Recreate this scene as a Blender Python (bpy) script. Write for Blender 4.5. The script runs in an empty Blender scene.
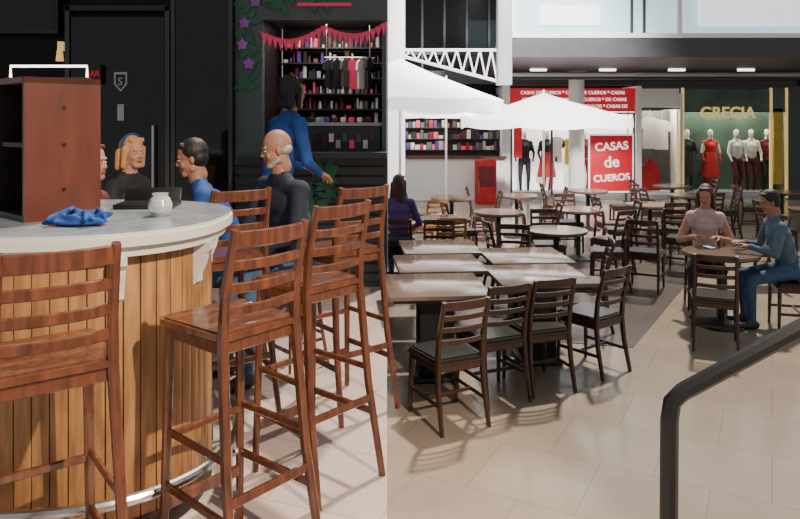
import bpy, bmesh, math, random
from mathutils import Vector, Matrix, Euler
random.seed(7)
D2R=math.pi/180
scene=bpy.context.scene
COL=scene.collection
DECK=0.55

# ---------------------------------------------------------------- materials
def mat(name,c,rough=0.5,metal=0.0,var=0.0,scale=5.0,stretch=(1,1,1),bump=0.0,emit=0.0,spec=0.5,trans=0.0,c2=None,coat=0.0):
    m=bpy.data.materials.new(name); m.use_nodes=True
    nt=m.node_tree; b=nt.nodes['Principled BSDF']
    b.inputs['Base Color'].default_value=(*c,1)
    b.inputs['Roughness'].default_value=rough
    b.inputs['Metallic'].default_value=metal
    b.inputs['Specular IOR Level'].default_value=spec
    b.inputs['Coat Weight'].default_value=coat
    b.inputs['Transmission Weight'].default_value=trans
    if emit>0:
        b.inputs['Emission Color'].default_value=(*c,1); b.inputs['Emission Strength'].default_value=emit
    if var>0 or bump>0 or c2:
        tc=nt.nodes.new('ShaderNodeTexCoord'); mp=nt.nodes.new('ShaderNodeMapping')
        mp.inputs['Scale'].default_value=stretch
        nt.links.new(tc.outputs['Object'],mp.inputs['Vector'])
        n=nt.nodes.new('ShaderNodeTexNoise'); n.inputs['Scale'].default_value=scale; n.inputs['Detail'].default_value=5
        nt.links.new(mp.outputs[0],n.inputs['Vector'])
        r=nt.nodes.new('ShaderNodeValToRGB')
        r.color_ramp.elements[0].position=0.32; r.color_ramp.elements[1].position=0.68
        if c2 is None: c2=tuple(max(0,x*(1-var)) for x in c)
        r.color_ramp.elements[0].color=(*c2,1); r.color_ramp.elements[1].color=(*c,1)
        nt.links.new(n.outputs['Fac'],r.inputs[0]); nt.links.new(r.outputs[0],b.inputs['Base Color'])
        if bump>0:
            bp=nt.nodes.new('ShaderNodeBump'); bp.inputs['Strength'].default_value=bump; bp.inputs['Distance'].default_value=0.01
            nt.links.new(n.outputs['Fac'],bp.inputs['Height']); nt.links.new(bp.outputs[0],b.inputs['Normal'])
    return m

def tile_mat(name,c1,c2,mortar,size,rot,rough):
    m=bpy.data.materials.new(name); m.use_nodes=True
    nt=m.node_tree; b=nt.nodes['Principled BSDF']
    tc=nt.nodes.new('ShaderNodeTexCoord'); mp=nt.nodes.new('ShaderNodeMapping')
    mp.inputs['Rotation'].default_value=(0,0,rot*D2R)
    nt.links.new(tc.outputs['Object'],mp.inputs['Vector'])
    br=nt.nodes.new('ShaderNodeTexBrick'); br.offset=0.5
    br.inputs['Scale'].default_value=1.0; br.inputs['Brick Width'].default_value=size; br.inputs['Row Height'].default_value=size
    br.inputs['Mortar Size'].default_value=0.005; br.inputs['Mortar Smooth'].default_value=0.3
    br.inputs['Color1'].default_value=(*c1,1); br.inputs['Color2'].default_value=(*c2,1); br.inputs['Mortar'].default_value=(*mortar,1)
    nt.links.new(mp.outputs[0],br.inputs['Vector'])
    n=nt.nodes.new('ShaderNodeTexNoise'); n.inputs['Scale'].default_value=2.2; n.inputs['Detail'].default_value=6
    nt.links.new(mp.outputs[0],n.inputs['Vector'])
    mx=nt.nodes.new('ShaderNodeMixRGB'); mx.blend_type='MULTIPLY'; mx.inputs[0].default_value=0.35
    nt.links.new(br.outputs['Color'],mx.inputs[1]); nt.links.new(n.outputs['Fac'],mx.inputs[2])
    nt.links.new(mx.outputs[0],b.inputs['Base Color'])
    b.inputs['Roughness'].default_value=rough
    return m

M={}
M['floor']=tile_mat('floor_tile',(.40,.32,.245),(.37,.295,.23),(.29,.235,.185),.62,28,.2)
M['deckf']=tile_mat('deck_tile',(.60,.48,.43),(.56,.45,.41),(.40,.33,.29),.5,20,.35)
M['strip']=tile_mat('inlay_tile',(.12,.097,.085),(.105,.085,.075),(.075,.06,.055),.4,28,.3)
M['stoolw']=mat('stool_brown_wood',(.165,.050,.021),.28,var=.65,scale=6,stretch=(6,6,1),coat=.5)
M['chairw']=mat('chair_dark_wood',(.06,.020,.011),.35,var=.5,scale=8,stretch=(5,5,1),coat=.3)
M['chairlt']=mat('chair_orange_wood',(.6,.22,.05),.4,var=.3,scale=8)
M['seatblk']=mat('seat_black_vinyl',(.014,.012,.012),.35,bump=.05,scale=40)
M['tabtop']=mat('table_top_laminate',(.21,.145,.11),.16,var=.3,scale=5,stretch=(1,5,1))
M['tabbase']=mat('table_base_black',(.016,.012,.012),.45,var=.3)
M['plank']=mat('bar_plank_wood',(.43,.215,.08),.5,var=.5,scale=9,stretch=(4,4,.5),bump=.15)
M['groove']=mat('bar_groove',(.10,.05,.02),.8)
M['cream']=mat('cream_moulding',(.70,.69,.63),.25,var=.08)
M['stone']=mat('bar_top_stone',(.30,.34,.38),.18,var=.3,scale=14)
M['chrome']=mat('steel',(.6,.6,.6),.22,metal=1.0,var=.1)
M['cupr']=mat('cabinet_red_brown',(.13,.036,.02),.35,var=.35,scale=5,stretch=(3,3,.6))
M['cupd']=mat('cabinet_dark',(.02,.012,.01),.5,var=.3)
M['black']=mat('black_paint',(.010,.010,.011),.35,var=.2)
M['darkwall']=mat('dark_wall',(.006,.007,.008),.5,var=.5,scale=1.2,spec=.2)
M['darkglass']=mat('dark_glass',(.005,.006,.007),.06,var=.2,spec=.5)
M['frame']=mat('grey_metal_frame',(.06,.065,.065),.4,metal=.5,var=.1)
M['gwall']=mat('grey_green_wall',(.09,.115,.115),.7,var=.15)
M['slat']=mat('slate_slats',(.05,.055,.06),.6,var=.2)
M['white']=mat('white_paint',(.88,.87,.85),.5,var=.04)
M['umb']=mat('umbrella_canvas_glow',(.95,.94,.92),.8,var=.03,emit=1.4)  # emission stands in for strong sun on the canvas
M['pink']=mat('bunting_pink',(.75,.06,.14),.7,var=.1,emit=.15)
M['red']=mat('red_print_glow',(.62,.015,.03),.5,var=.1,emit=.3)  # emission lifts the red shop signs the sun does not reach
M['redc']=mat('red_cloth',(.5,.02,.02),.8,var=.3)
M['gold']=mat('gold_glow',(.85,.6,.2),.4,emit=.6,var=.05)  # emission brightens gold lettering and frames on the sunless shop fronts
M['whtxt']=mat('white_print_glow',(.9,.9,.88),.5,emit=.9,var=.02)  # glow added to letters, sign border and shop back panel, unlit by sun
M['winpale']=mat('pale_glass_glow',(.55,.76,.84),.15,var=.25,scale=.8,emit=.95)  # glow put into the upper panes, which face away from the sun
M['blind']=mat('white_blind_glow',(.85,.9,.92),.6,var=.05,emit=1.1)  # emission makes the blinds look bright without light falling on them
M['fascia']=mat('fascia_grey',(.06,.06,.07),.5,var=.15)
M['cream2']=mat('display_cream',(.75,.70,.58),.7,var=.1)
M['green']=mat('display_green',(.10,.17,.12),.4,var=.5,scale=1.5)
M['colgrey']=mat('column_grey',(.40,.42,.45),.5,var=.1)
M['skin']=mat('skin',(.50,.26,.175),.55,var=.12,scale=12)
M['skin2']=mat('skin_tan',(.36,.18,.115),.55,var=.12,scale=12)
M['lip']=mat('lips',(.36,.12,.10),.5,var=.1)
M['eyew']=mat('eye_white',(.6,.57,.55),.3,var=.02)
M['eyeb']=mat('eye_iris',(.03,.018,.012),.2,var=.02)
M['hdark']=mat('hair_dark',(.012,.009,.008),.5,var=.5,scale=30,stretch=(4,4,1),bump=.4)
M['hbrown']=mat('hair_brown',(.10,.04,.02),.5,var=.5,scale=30,stretch=(4,4,1),bump=.4)
M['hblond']=mat('hair_blond_orange',(.72,.36,.14),.5,var=.4,scale=30,stretch=(4,4,1),bump=.4)
M['hgrey']=mat('hair_grey',(.42,.40,.38),.6,var=.4,scale=40,bump=.4)
M['navy']=mat('navy_sweater',(.018,.026,.045),.85,var=.3,scale=25,bump=.2)
M['blue']=mat('royal_blue_cloth',(.012,.07,.30),.8,var=.3,scale=12,bump=.2)
M['denim']=mat('denim',(.06,.13,.24),.85,var=.35,scale=18,bump=.2)
M['chamb']=mat('chambray_shirt',(.10,.17,.24),.8,var=.3,scale=14,bump=.2)
M['purple']=mat('purple_cloth',(.13,.06,.28),.8,var=.3)
M['ltpink']=mat('pale_pink_top',(.68,.52,.50),.8,var=.25,scale=9,stretch=(.2,.2,5))
M['dkcl']=mat('dark_cloth',(.025,.025,.03),.8,var=.3)
M['wine']=mat('burgundy_cloth',(.15,.015,.03),.8,var=.3)
M['whc']=mat('white_cloth',(.8,.78,.72),.8,var=.1)
M['yel']=mat('yellow_cloth',(.7,.5,.08),.8,var=.15)
M['greyc']=mat('grey_cloth',(.13,.12,.115),.8,var=.3)
M['shoe']=mat('shoe_leather',(.04,.03,.025),.4,var=.2)
M['leaf']=mat('mural_leaf_green',(.03,.17,.08),.6,var=.5,scale=6)
M['flower']=mat('mural_flower_violet',(.4,.12,.5),.6,var=.3)
M['glass']=mat('frosted_glass',(.85,.88,.88),.15,trans=.5,var=.02)
M['lamp']=mat('lamp_emitter',(1,.95,.85),.5,emit=4,var=.01)
M['amber']=mat('amber_glow',(1,.6,.15),.5,emit=.6,var=.01)

# ---------------------------------------------------------------- mesh builder
class MB:
    def __init__(s): s.bm=bmesh.new(); s.mats=[]
    def mi(s,m):
        if m not in s.mats: s.mats.append(m)
        return s.mats.index(m)
    def _tag(s,faces,m):
        i=s.mi(m)
        for f in faces: f.material_index=i
    def box(s,c,sz,m,rz=0,rx=0,bev=0):
        mt=Matrix.Translation(c)@Euler((rx*D2R,0,rz*D2R)).to_matrix().to_4x4()@Matrix.Diagonal((*sz,1))
        g=bmesh.ops.create_cube(s.bm,size=1,matrix=mt)
        fs=set(f for v in g['verts'] for f in v.link_faces)
        s._tag(fs,m)
        if bev>0:
            es=set(e for f in fs for e in f.edges)
            r=bmesh.ops.bevel(s.bm,geom=list(es),offset=bev,segments=2,affect='EDGES',profile=.5)
            s._tag(r['faces'],m)
        return s
    def cyl(s,p,q,r1,r2,m,seg=20):
        p=Vector(p);q=Vector(q);d=q-p
        mt=Matrix.Translation((p+q)/2)@d.to_track_quat('Z','Y').to_matrix().to_4x4()
        g=bmesh.ops.create_cone(s.bm,cap_ends=True,segments=seg,radius1=r1,radius2=r2,depth=d.length,matrix=mt)
        s._tag(set(f for v in g['verts'] for f in v.link_faces),m); return s
    def ell(s,c,r,m,rot=None,seg=16):
        mt=Matrix.Translation(c)@(rot.to_4x4() if rot else Matrix.Identity(4))@Matrix.Diagonal((*r,1))
        g=bmesh.ops.create_uvsphere(s.bm,u_segments=seg,v_segments=seg//2+2,radius=1,matrix=mt)
        s._tag(set(f for v in g['verts'] for f in v.link_faces),m); return s
    def cap(s,p,q,r1,r2,m=None,seg=12):
        p=Vector(p);q=Vector(q)
        s.ell(p,(r1,)*3,m,seg=seg); s.ell(q,(r2,)*3,m,seg=seg)
        if (q-p).length>1e-4: s.cyl(p,q,r1,r2,m,seg)
        return s
    def sweep(s,pts,w,h,m,side=(1,0,0),closed=False,ch=.25,round_=False,scales=None):
        pts=[Vector(p) for p in pts]; n=len(pts); rings=[]
        side=Vector(side)
        if round_: prof=[(math.cos(a*math.pi/5)*w/2,math.sin(a*math.pi/5)*h/2) for a in range(10)]
        else:
            c=min(w,h)*ch; a=w/2;b=h/2
            prof=[(a,-b+c),(a,b-c),(a-c,b),(-a+c,b),(-a,b-c),(-a,-b+c),(-a+c,-b),(a-c,-b)]
        for i,p in enumerate(pts):
            if closed: t=pts[(i+1)%n]-pts[i-1]
            else: t=pts[min(i+1,n-1)]-pts[max(i-1,0)]
            t.normalize(); sx=(side-t*side.dot(t))
            if sx.length<1e-3: sx=Vector((0,1,0))-t*t.y
            sx.normalize(); u=t.cross(sx)
            k=scales[i] if scales else 1
            rings.append([s.bm.verts.new(p+sx*x*k+u*y*k) for x,y in prof])
        fs=[];k=len(prof)
        for i in range(n if closed else n-1):
            A=rings[i];B=rings[(i+1)%n]
            for j in range(k): fs.append(s.bm.faces.new((A[j],A[(j+1)%k],B[(j+1)%k],B[j])))
        if not closed:
            fs.append(s.bm.faces.new(rings[0][::-1])); fs.append(s.bm.faces.new(rings[-1]))
        s._tag(fs,m); return s
    def prism(s,poly,z0,z1,m,mtop=None,mtx=None):
        A=[Vector((x,y,z0)) for x,y in poly];B=[Vector((x,y,z1)) for x,y in poly]
        if mtx: A=[mtx@v for v in A];B=[mtx@v for v in B]
        A=[s.bm.verts.new(v) for v in A];B=[s.bm.verts.new(v) for v in B]
        n=len(poly);fs=[]
        for i in range(n): fs.append(s.bm.faces.new((A[i],A[(i+1)%n],B[(i+1)%n],B[i])))
        fs.append(s.bm.faces.new(A[::-1])); s._tag(fs,m)
        t=s.bm.faces.new(B); s._tag([t],mtop or m); return s
    def mesh(s,name,smooth=True,ang=35):
        bmesh.ops.recalc_face_normals(s.bm,faces=s.bm.faces)
        me=bpy.data.meshes.new(name); s.bm.to_mesh(me); s.bm.free()
        for m in s.mats: me.materials.append(m)
        if smooth:
            me.polygons.foreach_set('use_smooth',[True]*len(me.polygons))
            me.set_sharp_from_angle(angle=ang*D2R)
        return me
    def obj(s,name,parent=None,loc=(0,0,0),rz=0,smooth=True):
        return place(s.mesh(name,smooth),name,loc,rz,parent)
def place(me,name,loc=(0,0,0),rz=0,parent=None,sc=1.0):
    o=bpy.data.objects.new(name,me); COL.objects.link(o)
    o.location=loc; o.rotation_euler=(0,0,rz*D2R); o.scale=(sc,)*3
    if parent: o.parent=parent
    return o
def empty(name,loc=(0,0,0),rz=0,sc=1.0):
    e=place(None,name,loc,rz,None,sc); e.empty_display_size=.1; return e
def text(body,size,m,loc,parent,name='lettering',rx=90,rz=0,ext=.01,bold=0,align='CENTER',tilt=0):
    cu=bpy.data.curves.new(name,'FONT'); cu.body=body; cu.size=size; cu.extrude=ext; cu.offset=bold
    cu.align_x=align; cu.align_y='CENTER'; cu.materials.append(m)
    o=bpy.data.objects.new(name,cu); COL.objects.link(o); o.location=loc
    o.rotation_euler=(rx*D2R,tilt*D2R,rz*D2R); o.parent=parent; return o

# ---------------------------------------------------------------- furniture
def arc(x,y,z,bulge,n=5):
    return [(-x+2*x*i/(n-1), y-bulge*(1-((2*i/(n-1))-1)**2), z) for i in range(n)]
def stool_mesh():
    b=MB(); w=M['stoolw']
    for sx in (-1,1):
        b.sweep([(sx*.185,-.275,0),(sx*.168,-.205,.4),(sx*.152,-.165,.84),(sx*.150,-.175,.99),(sx*.148,-.225,1.2)],.028,.034,w,scales=[.85,1,1.1,1,.85])
        b.sweep([(sx*.165,.165,0),(sx*.150,.145,.83)],.030,.030,w,scales=[.85,1.1])
        b.sweep([(sx*.175,-.235,.27),(sx*.162,.158,.27)],.016,.030,w)
        b.sweep([(sx*.168,-.205,.46),(sx*.158,.153,.46)],.014,.026,w)
        b.sweep([(sx*.152,-.165,.81),(sx*.150,.145,.81)],.02,.045,w)
    b.sweep([(-.162,.16,.2),(.162,.16,.2)],.02,.042,w,side=(0,1,0))
    b.sweep([(-.158,.153,.44),(.158,.153,.44)],.016,.026,w,side=(0,1,0))
    b.sweep([(-.17,-.218,.33),(.17,-.218,.33)],.016,.032,w,side=(0,1,0))
    b.sweep([(-.15,.145,.81),(.15,.145,.81)],.02,.045,w,side=(0,1,0))
    b.sweep([(-.15,-.155,.81),(.15,-.155,.81)],.02,.045,w,side=(0,1,0))
    poly=[(-.178,.165),(-.165,.188),(.165,.188),(.178,.165),(.165,-.155),(.148,-.178),(-.148,-.178),(-.165,-.155)]
    b.prism(poly,.833,.854,w)
    b.prism([(x*.93,y*.93) for x,y in poly],.854,.86,w)
    for z,y,h in ((.93,-.172,.034),(1.005,-.182,.034),(1.082,-.2,.034),(1.168,-.219,.055)):
        b.sweep(arc(.148,y,z,.028,7),.015,h,w,side=(0,1,0))
    return b.mesh('bar_stool',ang=40)
def chair_mesh(wood,seat,name='dining_chair'):
    b=MB(); w=wood
    for sx in (-1,1):
        b.sweep([(sx*.185,-.26,0),(sx*.18,-.205,.25),(sx*.175,-.185,.45),(sx*.175,-.20,.62),(sx*.172,-.27,.89)],.032,.038,w,scales=[.8,1,1.1,1,.85])
        b.sweep([(sx*.19,.195,0),(sx*.18,.185,.44)],.034,.034,w,scales=[.75,1.1])
        b.sweep([(sx*.183,-.225,.18),(sx*.187,.19,.18)],.016,.026,w)
        b.sweep([(sx*.178,-.19,.415),(sx*.178,.185,.415)],.02,.05,w)
    b.sweep([(-.18,.185,.415),(.18,.185,.415)],.02,.05,w,side=(0,1,0))
    b.sweep([(-.18,-.185,.415),(.18,-.185,.415)],.02,.05,w,side=(0,1,0))
    b.sweep([(-.185,-.02,.18),(.185,-.02,.18)],.016,.026,w,side=(0,1,0))
    poly=[(-.215,.19),(-.19,.22),(.19,.22),(.215,.19),(.19,-.18),(.17,-.2),(-.17,-.2),(-.19,-.18)]
    b.prism(poly,.44,.455,w); b.prism([(x*.96,y*.96) for x,y in poly],.455,.475,seat); b.prism([(x*.88,y*.88) for x,y in poly],.475,.485,seat)
    for z,y,h in ((.60,-.197,.035),(.69,-.217,.035),(.775,-.24,.035),(.86,-.262,.06)):
        b.sweep(arc(.172,y,z,.03,7),.016,h,w,side=(0,1,0))
    return b.mesh(name,ang=40)
STOOL=stool_mesh(); CHAIR=chair_mesh(M['chairw'],M['seatblk']); CHAIRO=chair_mesh(M['chairlt'],M['chairlt'])
def round_table_mesh():
    b=MB()
    b.cyl((0,0,.725),(0,0,.755),.37,.375,M['tabtop'],40); b.cyl((0,0,.71),(0,0,.725),.355,.36,M['tabbase'],40)
    b.cyl((0,0,.03),(0,0,.71),.035,.035,M['tabbase']); b.cyl((0,0,.66),(0,0,.71),.05,.16,M['tabbase'])
    b.cyl((0,0,0),(0,0,.02),.24,.235,M['tabbase'],32); b.cyl((0,0,.02),(0,0,.07),.2,.05,M['tabbase'],32)
    return b.mesh('round_cafe_table')
def square_table_mesh():
    b=MB()
    b.box((0,0,.735),(.80,.80,.035),M['tabtop'],bev=.006)
    b.box((0,0,.705),(.72,.72,.03),M['tabbase'])
    b.box((0,0,.36),(.27,.27,.66),M['tabbase'],bev=.008)
    b.box((0,0,.02),(.36,.36,.04),M['tabbase'],bev=.008)
    return b.mesh('square_cafe_table')
RT=round_table_mesh(); SQ=square_table_mesh()
def chair(x,y,rz,me=None): return place(me or CHAIR,'dining_chair',(x,y,0),rz)
def stool(x,y,rz,sc=1): return place(STOOL,'bar_stool',(x,y,DECK),rz,None,sc)

# ---------------------------------------------------------------- people
def remesh(b,voxel,smooth=4):
    me=b.mesh('tmp',smooth=False); me.materials.clear()
    o=bpy.data.objects.new('tmp',me); COL.objects.link(o)
    r=o.modifiers.new('r','REMESH'); r.mode='VOXEL'; r.voxel_size=voxel; r.use_smooth_shade=True
    if smooth:
        s=o.modifiers.new('s','SMOOTH'); s.iterations=smooth; s.factor=.5
    dg=bpy.context.evaluated_depsgraph_get(); dg.update()
    out=bpy.data.meshes.new_from_object(o.evaluated_get(dg))
    bpy.data.objects.remove(o); bpy.data.meshes.remove(me)
    out.polygons.foreach_set('use_smooth',[True]*len(out.polygons))
    return out
def ik(S,W,a,b,pole):
    d=W-S; L=min(d.length,(a+b)*.998); u=d.normalized(); W=S+u*L
    x=(a*a-b*b+L*L)/(2*L); h=math.sqrt(max(a*a-x*x,0)); p=Vector(pole); p=p-u*p.dot(u); p.normalize()
    return S+u*x+p*h, W
def hand_mesh(W,f,n,sgn,curl,skin):
    f=f.normalized(); n=(n-f*n.dot(f)).normalized(); s=f.cross(n)*sgn
    P=lambda a,b_,c: W+f*a+s*b_+n*c
    b=MB()
    kn=[(.026,.088),(.009,.092),(-.009,.088),(-.025,.08)]
    for (o,l) in kn: b.cap(P(.0,o*.55,0),P(l,o,0),.016,.0115,None,8)
    b.ell(P(.045,0,.0),(.03,.03,.014),None,seg=10)
    for (o,l),L in zip(kn,(.072,.082,.076,.06)):
        p=P(l,o,0); a=0; seg=[.45,.32,.23]; r=.0095
        for i,k in enumerate(seg):
            a+=curl*(.7+.25*i); q=p+(f*math.cos(a)+n*math.sin(a))*L*k+s*(o*.08)
            b.cap(p,q,r,r*.9,None,8); p=q; r*=.9
    p=P(.02,.02,.004); q=P(.05,.048,.014); b.cap(p,q,.014,.011,None,8)
    q2=q+(f*.8+s*.25+n*.5).normalized()*.033; b.cap(q,q2,.011,.0095,None,8)
    q3=q2+(f*.95+n*.4).normalized()*.026; b.cap(q2,q3,.0095,.008,None,8)
    me=remesh(b,.0045,1); me.materials.append(skin); return me
def person(name,loc,rz,ph=.56,lean=10,side=0,hyaw=0,hpitch=0,hl=None,hr=None,legs='sit',skin='skin',shirt='blue',pants='denim',hair='hdark',
           style='short',forearm='shirt',upper='shirt',beard=False,sc=1.0,feet=None,w=1.0,mannequin=False,headband=False,curl=.35,footz=.08):
    E=empty(name,loc,rz,sc); SK=M[skin]
    P=Vector((0,0,ph)); R=Euler((-lean*D2R,side*D2R,0)).to_matrix(); u=R@Vector((0,0,1)); X=Vector((1,0,0)); F=R@Vector((0,1,0))
    C=P+u*.47; N=P+u*.545; HC=N+u*.05+Vector((0,.015,.085))
    segs=[]; b=MB()
    def seg(p,q,r1,r2,lab): b.cap(p,q,r1,r2); segs.append((Vector(p),Vector(q),r1,r2,lab))
    b.ell(P,(.165*w,.12,.11),None,rot=R); segs.append((P-X*.06,P+X*.06,.12,.12,'pants'))
    for t,rr in ((.15,(.145*w,.11,.14)),(.27,(.155*w,.115,.15)),(.37,(.165*w,.115,.13))): b.ell(P+u*t,rr,None,rot=R)
    segs+= [(P+u*.13,P+u*.44,.13,.14,'shirt')]
    sw=.165*w; SL=C-X*sw; SR=C+X*sw
    seg(SL,SR,.062,.062,'shirt'); seg(C-X*.06+u*.045,C+X*.06+u*.045,.055,.055,'shirt')
    seg(C+u*.03,HC-Vector((0,.02,.05)),.058,.054,'skin')
    for sg,S,T in ((-1,SL,hl),(1,SR,hr)):
        T=Vector(T) if T else P+Vector((sg*.22,.14,-.02))
        el,Wr=ik(S,T,.285,.25,(sg*.7,-.5,-.6))
        seg(S,el,.056,.043,upper); seg(el,Wr,.041,.027,forearm)
        if forearm!='skin':
            seg(Wr-(Wr-el).normalized()*.03,Wr-(Wr-el).normalized()*.012,.033,.034,forearm)
        fd=(Wr-el).normalized(); fdir=(fd+Vector((0,.25,0))).normalized()
        if not mannequin:
            hm=hand_mesh(Wr,fdir,Vector((0,.15,-1)) if abs(fd.z)<.8 else Vector((-sg,0,0)),1 if sg<0 else -1,curl,SK)
            place(hm,'hand_'+('left' if sg<0 else 'right'),parent=E)
        H=P+X*sg*.088
        if feet: A=Vector(feet[0 if sg<0 else 1])
        elif legs=='sit': A=Vector((sg*.13,.40,footz))
        else: A=Vector((sg*.10,-.02+sg*.06,.08))
        kn,A=ik(H,A,.43,.42,(sg*.15,1,.15))
        seg(H,kn,.088,.058,'pants'); seg(kn,A+Vector((0,0,.02)),.055,.038,'pants')
        seg(A+Vector((0,-.03,-.035)),A+Vector((sg*.02,.15,-.045)),.042,.034,'shoe')
    me=remesh(b,.022 if mannequin else .012,3)
    lab={'shirt':M[shirt],'pants':M[pants],'skin':SK,'shoe':M['shoe'] if not mannequin else SK}
    keys=list(lab); [me.materials.append(lab[k]) for k in keys]
    for f in me.polygons:
        c=f.center; best=None
        for p,q,r1,r2,l in segs:
            d=q-p; t=0 if d.length<1e-5 else max(0,min(1,(c-p).dot(d)/d.length_squared))
            dd=(c-(p+d*t)).length-(r1+(r2-r1)*t)
            if best is None or dd<best[0]: best=(dd,l)
        l=best[1]
        if l=='skin' and (c-N).dot(u)<.005 and (c-C).length<.2: l='shirt'
        f.material_index=keys.index(l)
    place(me,'body',parent=E)
    HM=Matrix.Translation(HC+Vector((0,0,.03)))@Euler((hpitch*D2R,0,hyaw*D2R)).to_matrix().to_4x4()@Matrix.Scale(.93,4)
    h=MB()
    h.ell((0,-.012,.035),(.074,.096,.098),None); h.ell((0,.015,-.03),(.061,.074,.090),None)
    h.cap((-.016,.058,-.095),(.016,.058,-.095),.023,.023,None); h.cap((-.044,.0,-.072),(.044,.0,-.072),.025,.025,None)
    h.cap((0,.088,.0),(0,.099,-.03),.008,.010,None); h.cap((-.009,.091,-.034),(.009,.091,-.034),.008,.008,None)
    h.cap((-.032,.076,.022),(.032,.076,.022),.012,.012,None)
    for sg in(-1,1):
        h.ell((sg*.073,-.006,-.01),(.008,.016,.027),None); h.ell((sg*.036,.060,-.035),(.022,.02,.024),None)
    h.cap((0,-.02,-.05),(0,-.035,-.12),.055,.052,None)
    hm=remesh(h,.02 if mannequin else .0055,1); hm.materials.append(SK)
    o=place(hm,'head',parent=E); o.matrix_local=HM
    if mannequin: return E
    fb=MB()
    for sg in(-1,1):
        fb.ell((sg*.031,.079,.0),(.0135,.0095,.006),M['eyew']); fb.ell((sg*.031,.0868,.0),(.0055,.003,.0052),M['eyeb'])
        fb.cap((sg*.016,.089,.019),(sg*.046,.078,.020),.0035,.003,M[hair],8)
    fb.ell((0,.0855,-.062),(.021,.007,.0035),M['lip']); fb.ell((0,.085,-.069),(.018,.007,.004),M['lip'])
    o=fb.obj('face_features',parent=E); o.matrix_local=HM
    hb=MB()
    if style=='bald':
        hb.ell((0,-.046,-.002),(.077,.064,.045),None)
    else:
        hb.ell((0,-.024,.045),(.083,.099,.096),None); hb.ell((0,-.045,.0),(.080,.072,.08),None); hb.cap((-.045,.05,.098),(.045,.05,.098),.020,.020,None)
    if style=='long':
        for x in(-.07,-.04,0,.04,.07):
            hb.cap((x,-.05-.02*(1-abs(x)*10),.0),(x*1.15,-.085,-.24),.036,.024,None)
        for sg in(-1,1): hb.cap((sg*.078,.01,.03),(sg*.088,-.005,-.2),.024,.018,None)
    if style=='bob':
        for x in(-.07,-.04,0,.04,.07): hb.cap((x,-.06,.0),(x*1.1,-.07,-.11),.036,.028,None)
        for sg in(-1,1): hb.cap((sg*.078,.012,.03),(sg*.082,.0,-.1),.024,.022,None)
    hm=remesh(hb,.008,2); hm.materials.append(M[hair]); o=place(hm,'hair',parent=E); o.matrix_local=HM
    if beard:
        hb=MB(); hb.cap((-.055,.01,-.068),(-.03,.054,-.1),.017,.019,None); hb.cap((.055,.01,-.068),(.03,.054,-.1),.017,.019,None)
        hb.cap((-.02,.061,-.102),(.02,.061,-.102),.020,.020,None); hb.cap((-.02,.085,-.052),(.02,.085,-.052),.006,.006,None)
        hm=remesh(hb,.006,2); hm.materials.append(M['hgrey']); o=place(hm,'beard',parent=E); o.matrix_local=HM
    if headband:
        hb=MB(); pts=[(math.cos(a)*.09,-.01,.04+math.sin(a)*.108) for a in [i*math.pi/10 for i in range(11)]]
        hb.sweep(pts,.03,.01,M['blue'],side=(0,1,0)); o=hb.obj('headband',parent=E); o.matrix_local=HM
    return E

# ================================================================= ROOM SHELL
MB().prism([(-8,-4),(13,-4),(13,21),(-8,21)],-.12,0,M['floor']).obj('floor',smooth=False)
MB().prism([(.4,6.9),(2.15,6.45),(4.3,10.0),(5.3,12.5),(2.6,12.5),(.4,9.5)],0.0,.004,M['strip']).obj('floor_inlay',smooth=False)
MB().prism([(-7,-1.5),(.028,-1.5),(-.149,8.0),(-7,8.0)],0,DECK,M['fascia'],M['deckf']).obj('floor_deck',smooth=False)

b=MB()
b.box((-4.25,6.56,2.8),(5.44,.12,4.5),M['darkwall'])
b.box((-1.405,6.56,2.8),(.25,.12,4.5),M['gwall'])
b.box((-.70,6.56,4.04),(1.16,.12,2.02),M['gwall'])
b.box((-.70,6.56,1.15),(1.16,.12,1.2),M['slat'])
b.box((-.15,7.1,2.8),(.04,1.0,4.5),M['gwall'])
b.obj('wall_left',smooth=False)
b=MB()
for i in range(13): b.box((-.84,6.485,.64+i*.09),(1.38,.02,.07),M['slat'],rx=8)
b.box((-.72,6.42,1.78),(1.2,.15,.05),M['fascia'])
b.obj('trim_1',smooth=False)
e=empty('door_1',(-2.6,6.46,DECK))
b=MB(); b.box((0,0,1.25),(.86,.02,2.5),M['darkglass'])
for x in(-.46,.46): b.box((x,0,1.3),(.04,.06,2.6),M['frame'])
b.box((0,0,2.58),(.98,.06,.05),M['black']); b.cyl((.34,-.06,.8),(.34,-.06,1.5),.012,.012,M['chrome']); b.box((.34,-.03,.82),(.02,.06,.02),M['chrome']); b.box((.34,-.03,1.48),(.02,.06,.02),M['chrome'])
b.obj('door_leaf',parent=e)
SH=lambda x,y,z: Matrix.Translation((x,y,z))@Euler((math.pi/2,0,0)).to_matrix().to_4x4()
b=MB(); b.prism([(-.06,.09),(.06,.09),(.06,-.02),(0,-.09),(-.06,-.02)],0,.004,M['colgrey'],mtx=SH(.03,-.018,1.9))
b.prism([(-.045,.07),(.045,.07),(.045,-.015),(0,-.07),(-.045,-.015)],.004,.006,M['darkglass'],mtx=SH(.03,-.018,1.9))
b.box((.03,-.02,1.62),(.06,.005,.15),M['colgrey']); b.obj('door_stickers',parent=e)
text('S',.1,M['colgrey'],(.03,-.026,1.9),e)
e=empty('window_1',(-1.83,6.46,DECK))
b=MB(); b.box((0,0,1.4),(.5,.02,2.8),M['darkglass'])
for x in(-.26,.27): b.box((x,0,1.45),(.035,.05,2.9),M['frame'])
b.obj('window_pane',parent=e)
b=MB(); b.box((-3.5,6.42,3.12),(.75,.06,.46),M['black'],bev=.01); b.box((-3.5,6.385,3.12),(.69,.01,.4),M['darkglass']); b.box((-3.5,6.475,3.12),(.3,.05,.3),M['frame']); b.obj('television')
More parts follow.
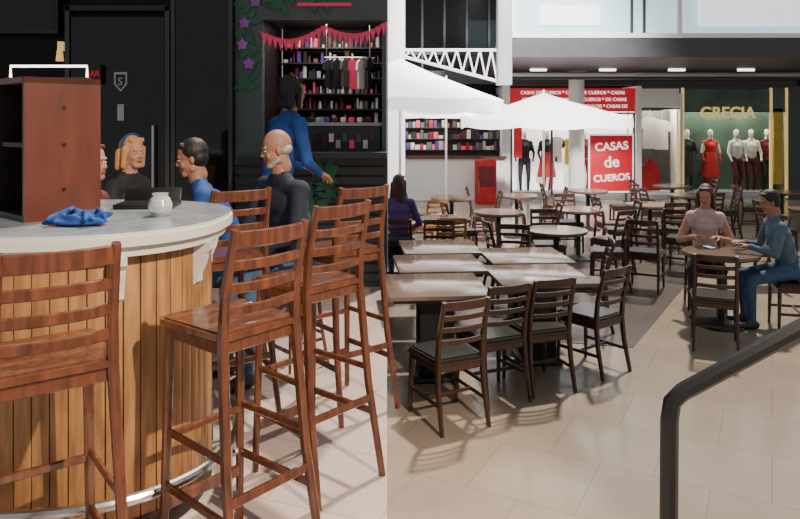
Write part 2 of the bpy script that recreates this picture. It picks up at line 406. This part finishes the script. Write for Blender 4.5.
b=MB(); b.cyl((-3.12,6.42,2.64),(-3.12,6.42,2.74),.035,.025,M['amber']); b.cyl((-3.12,6.42,2.74),(-3.12,6.42,2.82),.012,.012,M['gold']); b.box((-3.12,6.46,2.78),(.05,.07,.08),M['gold']); b.obj('wall_lamp')
e=empty('neon_sign',(-2.8,6.40,2.52)); MB().box((0,.012,0),(.14,.05,.18),M['black'],bev=.01).obj('panel',parent=e); text('BAR',.07,M['red'],(0,-.02,0),e)
b=MB()
Mx=lambda x,z,a,y=6.497:Matrix.Translation((x,y,z))@Matrix.Rotation(a,4,'Y')@Euler((math.pi/2,0,0)).to_matrix().to_4x4()
leaf=[(0,-.07),(.022,-.03),(.026,.02),(0,.08),(-.026,.02),(-.022,-.03)]
for i in range(40):
    if i<26: x=random.uniform(-1.5,-1.31); z=random.uniform(2.35,3.3)
    else: x=random.uniform(-1.25,-.6); z=random.uniform(3.14,3.3)
    b.prism(leaf,0,.004+.0003*i,M['leaf'],mtx=Mx(x,z,random.uniform(0,6.28)))
for x,z in((-1.4,2.62),(-1.44,3.0),(-1.34,3.2),(-1.46,2.8)):
    for a in range(5): b.prism([(0,0),(.022,.03),(0,.06),(-.022,.03)],0,.018,M['flower'],mtx=Mx(x,z,a*1.257))
for i in range(46): b.prism(leaf,0,.004+.0002*i,M['leaf'],mtx=Mx(random.uniform(-1.05,-.62),random.uniform(1.25,1.72),random.uniform(0,6.28),6.468))
b.obj('wall_mural',smooth=False)
# kiosk interior
b=MB(); b.box((-.72,7.6,2.4),(1.1,.04,1.4),M['cupd']); b.box((-1.3,7.12,2.4),(.04,.96,1.4),M['cupd']); b.box((-.72,7.12,1.72),(1.1,.96,.04),M['cupd']); b.box((-.72,7.12,3.1),(1.1,.96,.04),M['fascia']); b.obj('kiosk_interior',smooth=False)
b=MB(); cols=[M[c] for c in('pink','greyc','dkcl','yel','blue','redc','cream2','dkcl','purple','dkcl','greyc')]
mut=[M[c] for c in('greyc','cream2','cupr','dkcl','wine','cream2','colgrey','greyc','pink','purple')]
for r,z in enumerate((1.9,2.06,2.22,2.38,2.54,2.70,2.86)):
    b.box((-.72,7.42,z-.01),(1.08,.25,.012),M['frame'])
    x=-1.22
    while x<-.24:
        w_=random.uniform(.015,.05); hh=random.uniform(.03,.13)
        if random.random()<.5: b.box((x+w_/2,7.36,z+hh/2),(w_,.06,hh),random.choice(mut),bev=.003)
        else: b.cyl((x+w_/2,7.36,z),(x+w_/2,7.36,z+hh),w_/2,w_/3,random.choice(mut),10)
        x+=w_+random.uniform(.0,.03)
b.obj('shelf_with_merchandise',smooth=False)
def garment(b,x,y,z,w,h,m,rz=0):
    pr=[(-.5,.42),(-.2,.5),(.2,.5),(.5,.42),(.62,.15),(.42,.1),(.36,.2),(.4,-.5),(-.4,-.5),(-.36,.2),(-.42,.1),(-.62,.15)]
    mtx=Matrix.Translation((x,y,z))@Matrix.Rotation(rz*D2R,4,'Z')@Euler((math.pi/2,0,0)).to_matrix().to_4x4()
    b.prism([(p*w,q*h) for p,q in pr],-.015,.015,m,mtx=mtx)
b=MB(); b.cyl((-.75,6.95,2.72),(-.25,6.95,2.72),.008,.008,M['chrome'],8)
for i in range(6): garment(b,-.70+i*.078,6.95+random.uniform(-.03,.03),2.56+random.uniform(-.03,.02),random.uniform(.09,.16),random.uniform(.25,.34),M[('dkcl','dkcl','greyc','pink','whc','dkcl')[i]],rz=random.uniform(20,75))
b.cyl((-.73,6.95,2.72),(-.73,6.95,3.08),.006,.006,M['chrome'],8); b.cyl((-.3,6.95,2.72),(-.3,6.95,3.08),.006,.006,M['chrome'],8)
b.obj('clothing_rail',smooth=False)
b=MB(); b.box((-.62,6.8,1.90),(.86,.2,.3),M['frame']); b.box((-.62,6.8,2.06),(.9,.24,.03),M['colgrey'])
for i in range(12): b.box((-.98+i*.065,6.68,1.87+.06*(i%2)),(.045,.02,.08),mut[i%9])
for i in range(9): b.box((-.95+i*.08,6.8,2.10),(.05,.12,.05),mut[(i*3)%10],bev=.01)
b.obj('display_counter',smooth=False)
b=MB(); pts=[(-1.3+1.2*i/24,6.46,2.92-.10*math.sin(math.pi*((i/24*2)%1))+.1*(i/24)) for i in range(25)]
b.sweep(pts,.008,.008,M['pink'])
for i in range(1,24):
    p=pts[i]; b.prism([(-.03,0),(.03,0),(0,-.11)],0,.003,M['pink'],mtx=Matrix.Translation(p)@Euler((math.pi/2,0,0)).to_matrix().to_4x4())
b.box((-.7,6.48,3.17),(.5,.01,.03),M['pink'])
b.obj('bunting',smooth=False)

# ================================================================= BAR
cx,cy,A_,B_=-1.45,2.95,.72,.58
def outline(off,n=28,left=-2.9,ex=2.4):
    pts=[]
    a=A_-off;bb=B_-off
    pts.append((left+off,cy-bb))
    for i in range(n+1):
        t=-math.pi/2+math.pi*i/n; c=math.cos(t); s_=math.sin(t)
        pts.append((cx+a*abs(c)**(2/ex),cy+bb*math.copysign(abs(s_)**(2/ex),s_)))
    pts.append((left+off,cy+bb)); return pts
def resample(pts,step):
    out=[Vector(pts[0]).to_3d()]; acc=0
    for p,q in zip(pts,pts[1:]):
        p=Vector(p).to_3d();q=Vector(q).to_3d();L=(q-p).length; d=step-acc
        while d<=L: out.append(p+(q-p)*d/L); d+=step
        acc=(acc+L)%step
    return out
e=empty('round_bar_counter')
b=MB(); body=outline(.10,60)
b.prism([(x,y) for x,y in body],DECK,DECK+1.08,M['groove'])
rs=resample(body,.06)
for p,q in zip(rs,rs[1:]):
    d=(q-p); c=(p+q)/2; a=math.degrees(math.atan2(d.y,d.x))
    if d.length<.01: continue
    nrm=Vector((d.y,-d.x,0)).normalized()
    c=c+nrm*.004
    b.box((c.x,c.y,DECK+.57),(d.length-.003,.016,.98),M['plank'],rz=a,bev=.002)
b.obj('plank_front',parent=e)
b=MB(); b.prism(outline(.085,40),DECK,DECK+.08,M['cupd']); b.obj('kick_plate',parent=e)
b=MB(); b.prism(outline(.03,40),DECK+1.06,DECK+1.10,M['cream']); b.prism(outline(.0,40),DECK+1.10,DECK+1.135,M['cream']); b.prism(outline(.008,40),DECK+1.135,DECK+1.15,M['cream'],M['stone'])
b.obj('counter_top',parent=e)
b=MB()
for t in(-52,-10,30):
    t=t*D2R; c=math.cos(t);s_=math.sin(t); ex=2.4
    p=Vector((cx+(A_-.1)*abs(c)**(2/ex),cy+(B_-.1)*math.copysign(abs(s_)**(2/ex),s_),0)); n=Vector((c/(A_),s_/(B_),0)).normalized()
    an=math.atan2(n.y,n.x)
    prof=[(0,0),(.085,0),(.085,-.03),(.06,-.05),(.05,-.09),(.03,-.13),(.03,-.16),(0,-.18)]
    mtx=Matrix.Translation((p.x,p.y,DECK+1.06))@Matrix.Rotation(an,4,'Z')@Euler((math.pi/2,0,0)).to_matrix().to_4x4()
    b.prism(prof,-.022,.022,M['cream'],mtx=mtx)
b.obj('corbels',parent=e)
b=MB(); rail=[(x,y,DECK+.22) for x,y in outline(-.03,40)]
b.sweep(rail,.04,.04,M['chrome'],side=(0,0,1),round_=True)
for i in (3,12,20,27,34):
    x,y,z=rail[i]; b.cyl((x,y,DECK),(x,y,z),.014,.014,M['chrome'],12); b.cyl((x,y,DECK),(x,y,DECK+.01),.035,.035,M['chrome'],16)
b.obj('foot_rail',parent=e)
TOP=DECK+1.15
b=MB(); s_=.30; h=.57
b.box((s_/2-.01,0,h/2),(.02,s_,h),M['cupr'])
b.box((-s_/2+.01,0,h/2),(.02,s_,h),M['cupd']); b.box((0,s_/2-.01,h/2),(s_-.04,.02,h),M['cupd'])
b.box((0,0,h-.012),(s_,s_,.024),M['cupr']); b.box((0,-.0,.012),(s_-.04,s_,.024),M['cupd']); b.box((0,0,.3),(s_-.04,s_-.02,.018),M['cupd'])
for z in(.12,.3,.45): b.cyl((s_/2,0,z),(s_/2+.004,0,z),.008,.008,M['black'],10)
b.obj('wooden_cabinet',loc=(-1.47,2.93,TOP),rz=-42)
b=MB()
b.sweep([(-.16,0,0),(-.16,0,.055),(.16,0,.055),(.16,0,0)],.010,.010,M['lamp'],side=(0,1,0)); b.box((0,0,.004),(.34,.03,.008),M['frame'])
b.obj('led_lamp',loc=(-1.47,2.93,TOP+h))
b=MB()
prof=[(.03,.0),(.045,.02),(.05,.045),(.042,.07),(.03,.085),(.034,.095)]
for (r1,z1),(r2,z2) in zip(prof,prof[1:]): b.cyl((0,0,z1),(0,0,z2),r1,r2,M['glass'],24)
b.obj('glass_candle_jar',loc=(-1.0,2.92,TOP))
b=MB()
for i in range(22): b.ell((random.uniform(-.09,.09),random.uniform(-.045,.045),.014+random.uniform(0,.03)),(.045,.010,.014),None,rot=Euler((0,random.uniform(-.6,.6),random.uniform(0,3))).to_matrix())
b.ell((0,0,.012),(.11,.06,.014),None)
me=remesh(b,.005,1); me.materials.append(M['blue']); place(me,'blue_cloth',(-1.22,2.66,TOP+.002))
b=MB(); b.box((0,0,.012),(.26,.18,.02),M['black'],bev=.005); b.box((0,.10,.04),(.26,.02,.08),M['black'],rx=-20,bev=.004); b.obj('black_tray',loc=(-1.16,3.22,TOP),rz=5)

# stools
for x,y,r in((-1.06,2.09,36),(-.60,2.48,50),(-.405,3.10,48),(-.93,3.72,36),(-.33,3.86,40)): stool(x,y,r)
stool(-.66,4.42,130,.62); stool(-1.02,4.45,100,.62); stool(-2.0,5.05,-110,.62); stool(-1.98,4.2,-98,.62)
person('seated_man',(-.66,4.42,DECK),130,ph=.67,lean=12,hyaw=-22,hpitch=-8,hl=(-.16,.38,.80),hr=(.12,.40,.76),shirt='navy',pants='denim',hair='hgrey',style='bald',beard=True,w=1.3,skin='skin2')
person('seated_man',(-1.02,4.45,DECK),105,ph=.67,lean=28,hyaw=0,hpitch=-10,hl=(-.18,.45,.80),hr=(.16,.47,.80),shirt='blue',pants='denim',hair='hdark',style='short',skin='skin2',w=1.3)
person('seated_woman',(-2.04,5.05,DECK),-110,ph=.62,lean=12,hyaw=-14,hl=(-.16,.35,.72),hr=(.16,.35,.72),shirt='dkcl',pants='dkcl',hair='hblond',style='bob',w=.9,headband=True)
person('seated_woman',(-1.98,4.2,DECK),-98,ph=.60,lean=12,hl=(-.16,.35,.72),hr=(.16,.35,.72),shirt='wine',pants='dkcl',hair='hbrown',style='long',w=.9)
person('standing_woman',(-1.0,5.55,DECK),-50,ph=.92,lean=14,legs='stand',hl=(-.14,.34,1.05),hr=(.14,.30,1.02),shirt='blue',pants='dkcl',hair='hdark',style='bob',w=.95,sc=1.1)

# ================================================================= RIGHT FOOD COURT
for x,y,r in((.28,5.75,5),(1.20,6.14,5),(.36,6.62,5),(1.24,7.0,5),(.42,7.48,5)): place(SQ,'square_cafe_table',(x,y,0),r)
for x,y,r in((.33,4.95,26),(.70,5.38,24),(1.09,5.58,20),(1.62,5.95,38),(1.87,7.1,80),(.45,8.2,175),(1.25,7.85,165)): chair(x,y,r)
rts=[(1.92,8.6),(3.28,7.15),(1.45,10.3),(2.7,10.6),(4.0,11.2),(2.1,12.6),(3.6,13.4),(.9,12.2),(5.2,12.6),(6.3,10.6),(5.6,14.4),(.6,9.6),(7.2,13.2)]
for i,(x,y) in enumerate(rts): place(RT,'round_cafe_table',(x,y,0))
for x,y,r in((2.93,6.52,-15),(3.98,7.05,75),(3.42,7.85,165),
    (1.3,8.5,-80),(2.6,8.75,85),(1.95,9.25,175),(3.05,8.7,-20),(.9,10.4,-80),(2.05,10.15,80),(2.1,10.75,-90),(3.3,10.5,90),(2.7,11.25,180),
    (3.35,11.1,-85),(4.65,11.3,80),(4.0,10.5,5),(1.48,12.7,-90),(2.72,12.6,85),(2.97,13.4,-90),(4.22,13.3,90),(.3,12.1,-80),(1.45,11.9,85),
    (4.58,12.5,-90),(5.82,12.6,90),(5.2,11.9,0),(5.65,10.5,-90),(6.95,10.7,85),(6.3,9.9,10),(4.97,14.3,-90),(6.22,14.4,90),(6.55,13.1,-90),(7.85,13.2,90),(4.6,8.9,100),(3.9,9.7,-30),(2.9,9.6,30),(4.9,7.9,60)): chair(x,y,r+random.uniform(-8,8))
for x,y,r in((.0,9.65,-85),(.62,8.92,5),(.45,10.9,30)): chair(x,y,r,CHAIRO)

person('seated_man',(3.95,7.08,0),80,ph=.585,lean=18,hyaw=5,hpitch=-16,hl=(-.12,.42,.83),hr=(.14,.40,.83),shirt='chamb',pants='denim',hair='hdark',style='short',skin='skin2',w=1.08)
person('seated_woman',(3.40,7.82,0),160,ph=.585,lean=16,hyaw=-10,hpitch=-16,hl=(-.1,.38,.85),hr=(.1,.36,.85),shirt='ltpink',pants='dkcl',hair='hbrown',style='long',forearm='skin',upper='skin',w=.88,curl=.6)
b=MB(); b.box((0,0,0),(.075,.15,.009),M['black'],bev=.003); b.box((0,0,.005),(.068,.14,.002),M['winpale']); b.obj('smartphone',loc=(3.25,7.36,.761),rz=10)
chair(-.02,8.8,-5)
person('seated_woman',(-.02,8.8,0),-5,ph=.585,lean=10,hyaw=-20,hl=(-.15,.33,.7),hr=(.15,.33,.7),shirt='purple',pants='denim',hair='hbrown',style='long',w=.9)

MB().box((-.08,14,2.75),(.36,.36,5.5),M['white'],bev=.01).obj('white_pillar')
b=MB()
zb=lambda x:3.36-(x-.1)/1.84*.48
b.sweep([(.10,14,3.5),(1.94,14,3.5)],.06,.06,M['white'],side=(0,1,0)); b.sweep([(.10,14,3.36),(1.94,14,2.88)],.06,.06,M['white'],side=(0,1,0))
n=8
for i in range(n):
    x0=.1+1.84*i/n;x1=.1+1.84*(i+1)/n
    b.sweep([(x0,14,zb(x0)),((x0+x1)/2,14,3.5)],.035,.035,M['white'],side=(0,1,0)); b.sweep([((x0+x1)/2,14,3.5),(x1,14,zb(x1))],.035,.035,M['white'],side=(0,1,0))
b.obj('steel_truss')
MB().box((2.08,14.0,4.2),(.28,.3,2.8),M['colgrey'],bev=.01).obj('upper_column')

def umbrella(x,y,zt,ze,R,n=8,rz=0):
    e=empty('patio_umbrella',(x,y,0),rz)
    b=MB(); bm=b.bm; apex=bm.verts.new((0,0,zt)); rings=[]
    m=n*4
    for j,f in enumerate((.33,.66,1.0)):
        ring=[]
        for i in range(m):
            a=2*math.pi*i/m; sg=(i%4)/4; k=1-.05*math.sin(math.pi*sg)*f
            z=zt+(ze-zt)*(f**.9)-.02*math.sin(math.pi*sg)*f
            ring.append(bm.verts.new((R*f*k*math.cos(a),R*f*k*math.sin(a),z)))
        rings.append(ring)
    val=[bm.verts.new((v.co.x*1.005,v.co.y*1.005,v.co.z-.17-.03*math.sin(math.pi*(i%4)/4))) for i,v in enumerate(rings[-1])]
    rings.append(val); fs=[]
    for i in range(m): fs.append(bm.faces.new((apex,rings[0][i],rings[0][(i+1)%m])))
    for A,B in zip(rings,rings[1:]):
        for i in range(m): fs.append(bm.faces.new((A[i],B[i],B[(i+1)%m],A[(i+1)%m])))
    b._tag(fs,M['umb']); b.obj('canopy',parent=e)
    b=MB(); b.cyl((0,0,.05),(0,0,zt+.06),.022,.022,M['white'],14); b.cyl((0,0,0),(0,0,.07),.26,.24,M['colgrey'],28); b.cyl((0,0,.07),(0,0,.3),.035,.035,M['colgrey'],14)
    for i in range(n):
        a=2*math.pi*i/n; b.cyl((0,0,zt-.45),(R*.55*math.cos(a),R*.55*math.sin(a),zt+(ze-zt)*.58-.02),.008,.008,M['white'],6)
    b.obj('pole_and_base',parent=e)
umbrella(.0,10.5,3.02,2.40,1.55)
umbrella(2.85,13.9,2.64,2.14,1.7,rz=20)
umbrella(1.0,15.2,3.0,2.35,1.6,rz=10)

b=MB(); b.box((7.6,16.6,3.55),(11.0,5.2,.38),M['fascia']); b.obj('ceiling',smooth=False)
b=MB()
b.box((7.7,14.1,4.6),(10.9,.06,1.75),M['winpale'])
for x in(2.28,5.6,8.9,12.2): b.box((x,14.04,4.6),(.09,.08,1.75),M['white'])
for x in (4.65,4.9): b.box((x,14.05,4.6),(.05,.06,1.75),M['frame'])
b.box((7.7,14.03,3.79),(10.9,.1,.09),M['white']); b.box((7.3,14.05,4.25),(2.6,.05,.5),M['blind']); b.box((3.4,14.05,4.2),(1.2,.05,.4),M['blind'])
b.obj('window_2',smooth=False)
b=MB(); b.box((1.5,19.0,4.4),(5.2,.1,2.2),M['darkglass'])
for i in range(7): b.box((-.6+i*.6,18.9,4.4),(.06,.08,2.2),M['fascia'])
b.box((1.5,18.9,3.9),(5.2,.08,.08),M['frame']); b.box((1.5,18.88,3.25),(5.2,.1,.35),M['fascia'])
b.obj('window_3',smooth=False)
b=MB()
b.box((5.5,19.7,2.7),(15,.1,5.4),M['darkwall'])
b.box((6.3,18.6,.06),(13,.2,.12),M['colgrey'])
b.box((2.8,19.05,1.5),(.2,1.2,3.0),M['white']); b.box((6.3,19.05,1.5),(.14,1.2,3.0),M['white']); b.box((7.42,19.05,1.4),(.06,1.2,2.8),M['white']); b.box((10.4,19.05,1.5),(.3,1.2,3.0),M['gwall'])
b.box((8.4,18.6,3.05),(4.2,.15,.2),M['fascia']); b.box((4.6,18.62,3.1),(3.4,.1,.16),M['frame'])
b.obj('wall_back',smooth=False)
b=MB()
for i in range(5): b.box((3.4+i*1.7,17.2,3.33),(.4,.06,.05),M['lamp'])
b.cyl((2.5,17.7,3.22),(11,17.7,3.22),.1,.1,M['frame']); b.cyl((2.5,16.9,3.2),(11,16.9,3.2),.05,.05,M['colgrey'])
b.obj('ceiling_light_row')
b=MB(); b.cyl((4.6,18.25,0),(4.6,18.25,3.36),.2,.2,M['white'],32); b.cyl((4.6,18.25,0),(4.6,18.25,.15),.23,.23,M['colgrey'],32); b.cyl((4.6,18.25,3.2),(4.6,18.25,3.36),.21,.26,M['white'],32)
b.obj('round_column')

e=empty('leather_shop_front',(4.56,18.5,0))
b=MB(); b.box((0,.05,2.63),(3.3,.1,.62),M['red']); b.box((0,.6,1.2),(3.25,.05,2.3),M['whtxt']); b.box((0,.55,.1),(3.3,1.0,.2),M['colgrey']); b.box((0,.05,2.28),(3.3,.12,.05),M['frame'])
for x in(-1.62,-.55,.25,1.62): b.box((x,0,1.2),(.05,.06,2.2),M['frame'])
b.box((-1.45,-.02,1.9),(.22,.02,1.6),M['red']); b.obj('shop_frame',parent=e,smooth=False)
wd=['CASAS DE CUEROS * CASAS DE CUEROS * CASAS','CUEROS DE CASAS * MODA * CUEROS * DE CASAS','MODA * CASAS DE CUEROS * REGALOS * CASAS DE']
for i,z in enumerate((2.82,2.64,2.46)): text(wd[i],.125,M['whtxt'],(0,-.01,z),e,bold=.001)
b=MB(); b.box((0,0,0),(1.08,.04,1.42),M['red'],bev=.01); b.box((0,.02,0),(1.16,.02,1.5),M['whtxt'])
for x in(-.4,.4): b.box((x,.06,-.83),(.05,.05,.3),M['frame']); b.box((x,.06,-.98),(.08,.3,.03),M['frame'])
o=b.obj('sign_board',parent=e); o.location=(.84,-.60,.995)
for i,(t,s2) in enumerate((('CASAS',.29),('de',.40),('CUEROS',.245))): text(t,s2,M['whtxt'],(.84,-.64,1.42-.40*i),e,bold=.004,tilt=-4)
b=MB()
for x,c,z in((-.35,'whc',1.3),(.0,'yel',1.25)): garment(b,x,.3,z,.36,.7,M[c]); b.cyl((x,.3,z+.35),(x,.3,2.2),.008,.008,M['chrome'],6)
b.obj('hanging_garments',parent=e,smooth=False)
e=empty('clothing_shop_front',(6.88,18.5,0))
b=MB(); b.box((0,.05,2.68),(1.0,.1,.5),M['white']); b.box((0,.65,1.2),(1.0,.05,2.3),M['greyc']); b.box((0,.55,.1),(1.0,1.0,.2),M['white']); b.box((0,.02,2.4),(1.0,.06,.05),M['frame'])
b.box((.46,.02,1.2),(.05,.05,2.3),M['gold']); b.obj('shop_frame',parent=e,smooth=False)
b=MB(); garment(b,-.15,.35,1.75,.5,.85,M['whc']); garment(b,.2,.45,1.7,.45,.8,M['whc']); b.cyl((-.15,.35,2.1),(-.15,.35,2.5),.008,.008,M['chrome'],6); b.cyl((.2,.45,2.1),(.2,.45,2.5),.008,.008,M['chrome'],6); b.obj('white_blouses',parent=e,smooth=False)
b=MB(); b.prism([(-.25,-.4),(.25,-.4),(.22,.25),(.1,.32),(.06,.45),(-.06,.45),(-.1,.32),(-.22,.25)],-.05,.05,M['redc'],mtx=Matrix.Translation((-.2,.2,.62))@Euler((math.pi/2,0,0)).to_matrix().to_4x4()); b.obj('red_bag',parent=e,smooth=False)
e=empty('fashion_shop_front',(8.85,18.5,0))
b=MB(); b.box((0,.05,2.62),(2.8,.1,.62),M['green']); b.box((0,.7,1.3),(2.8,.05,2.6),M['green']); b.box((0,.55,.1),(2.8,1.0,.2),M['colgrey'])
for x in(-1.38,.95,1.36): b.box((x,0,1.5),(.06,.06,2.9),M['gold'])
b.box((0,0,2.32),(2.8,.05,.03),M['frame']); b.box((1.15,.02,1.4),(.25,.04,2.0),M['yel']); b.obj('shop_frame',parent=e,smooth=False)
text('GRECIA',.42,M['gold'],(-.2,-.03,2.28),e,bold=.006,ext=.02)
for x,y,sh,pa,rz in((3.35,18.85,'dkcl','dkcl',170),(3.95,18.85,'dkcl','redc',190),(7.75,18.9,'dkcl','dkcl',160),(8.4,18.95,'redc','redc',180),(9.05,18.85,'whc','wine',190),(9.5,18.95,'whc','wine',170),(9.95,19.0,'wine','dkcl',180),(5.0,19.0,'wine','redc',180)):
    person('mannequin',(x,y,.12),rz,ph=.9,lean=0,legs='stand',shirt=sh,pants=pa,skin='cream2',mannequin=True,upper='skin' if sh=='redc' else 'shirt')
for x,y,c in((3.95,18.85,'redc'),(7.75,18.9,'dkcl'),(8.4,18.95,'redc')):
    b=MB(); b.cyl((0,0,.45),(0,0,1.05),.26,.15,M[c],20); b.cyl((0,0,1.05),(0,0,1.12),.15,.14,M[c],20); b.obj('skirt',loc=(x,y,.12))
e=empty('souvenir_kiosk',(1.4,18.5,0))
b=MB(); b.box((0,.7,1.7),(2.7,.05,2.2),M['cupd']); b.box((0,0,2.55),(2.7,.1,.2),M['white']); b.box((0,.0,.55),(2.7,.4,1.1),M['white']); b.box((0,-.05,1.12),(2.75,.55,.05),M['cupr'])
b.obj('kiosk_body',parent=e,smooth=False)
b=MB()
for z in(1.3,1.6,1.9,2.2):
    b.box((0,.5,z-.01),(2.6,.25,.02),M['frame']); x=-1.25
    while x<1.2:
        w_=random.uniform(.05,.13); hh=random.uniform(.08,.24); b.box((x+w_/2,.42,z+hh/2),(w_,.1,hh),random.choice(cols+mut)); x+=w_+.02
b.obj('shelf_goods',parent=e,smooth=False)
b=MB(); b.box((0,0,.55),(.5,.45,1.1),M['redc'],bev=.03); b.box((0,-.23,.7),(.4,.02,.5),M['wine']); b.cyl((-.19,-.25,.3),(-.19,-.25,.6),.01,.01,M['chrome'],8); b.obj('red_refrigerator',loc=(2.15,17.6,0))

b=MB(); r=.042
pts=[(.69,1.8,0.0),(.69,1.8,.9),(.693,1.8,1.33),(.70,1.8,1.375),(.725,1.8,1.40),(1.05,1.8,1.575),(1.5,1.8,1.82),(1.9,1.8,2.04),(1.93,1.8,2.02),(1.94,1.8,1.95),(1.94,1.8,0)]
b.sweep(pts,r,r,M['black'],side=(0,1,0),ch=.3)
for x in(.69,1.94): b.box((x,1.8,.006),(.12,.12,.012),M['black'],bev=.003)
b.obj('stair_handrail')

# ================================================================= LIGHT
w=bpy.data.worlds.new('World'); scene.world=w; w.use_nodes=True
bg=w.node_tree.nodes['Background']; bg.inputs[0].default_value=(.94,.94,1,1); bg.inputs[1].default_value=.40
def light(kind,name,loc,tgt,energy,col,**kw):
    l=bpy.data.lights.new(name,kind); l.energy=energy; l.color=col
    for a,v in kw.items(): setattr(l,a,v)
    o=bpy.data.objects.new(name,l); COL.objects.link(o); o.location=loc
    o.rotation_euler=(Vector(tgt)-Vector(loc)).to_track_quat('-Z','Y').to_euler(); return o
light('SUN','sun',(6,14,15),(2,6,0),5.4,(1,.90,.76),angle=3*D2R)
light('SPOT','bar_sun_fill',(2.4,-.4,4.6),(-1.0,2.9,.9),2100,(1,.80,.60),spot_size=48*D2R,spot_blend=.3,shadow_soft_size=.04)  # added spot acting as warm sunlight on the bar and stools
light('SPOT','court_fill_spot',(3.5,5.0,8.0),(1.6,14,2.0),15000,(1,.97,.92),spot_size=46*D2R,spot_blend=.6,shadow_soft_size=.4)  # added fill to whiten pillar, umbrellas and leather shop; no skylight is modelled
light('AREA','kiosk_lamp',(-.7,6.95,3.05),(-.7,7.1,1),9,(1,.95,.9),size=.6)
light('AREA','shop_fill',(4.5,18.8,2.9),(4.5,18.95,0),120,(1,.97,.92),shape='RECTANGLE',size=3,size_y=.4)  # added fills, here and below, brighten shops the sun misses
light('AREA','shop_fill.001',(6.9,18.8,2.6),(6.9,18.95,0),35,(1,.95,.85),size=.5)
light('AREA','shop_fill.002',(8.9,18.8,2.9),(8.9,18.95,0),90,(1,.95,.85),shape='RECTANGLE',size=2.4,size_y=.4)
light('AREA','shop_fill.003',(1.4,18.6,2.5),(1.4,18.9,0),40,(1,.9,.8),shape='RECTANGLE',size=2.2,size_y=.3)

cam=bpy.data.cameras.new('camera'); cam.sensor_width=36; cam.lens=31.5; cam.shift_y=-139.5/800; cam.clip_start=.05
co=bpy.data.objects.new('camera',cam); COL.objects.link(co); co.location=(0,0,2.1); co.rotation_euler=(math.pi/2,0,0)
scene.camera=co
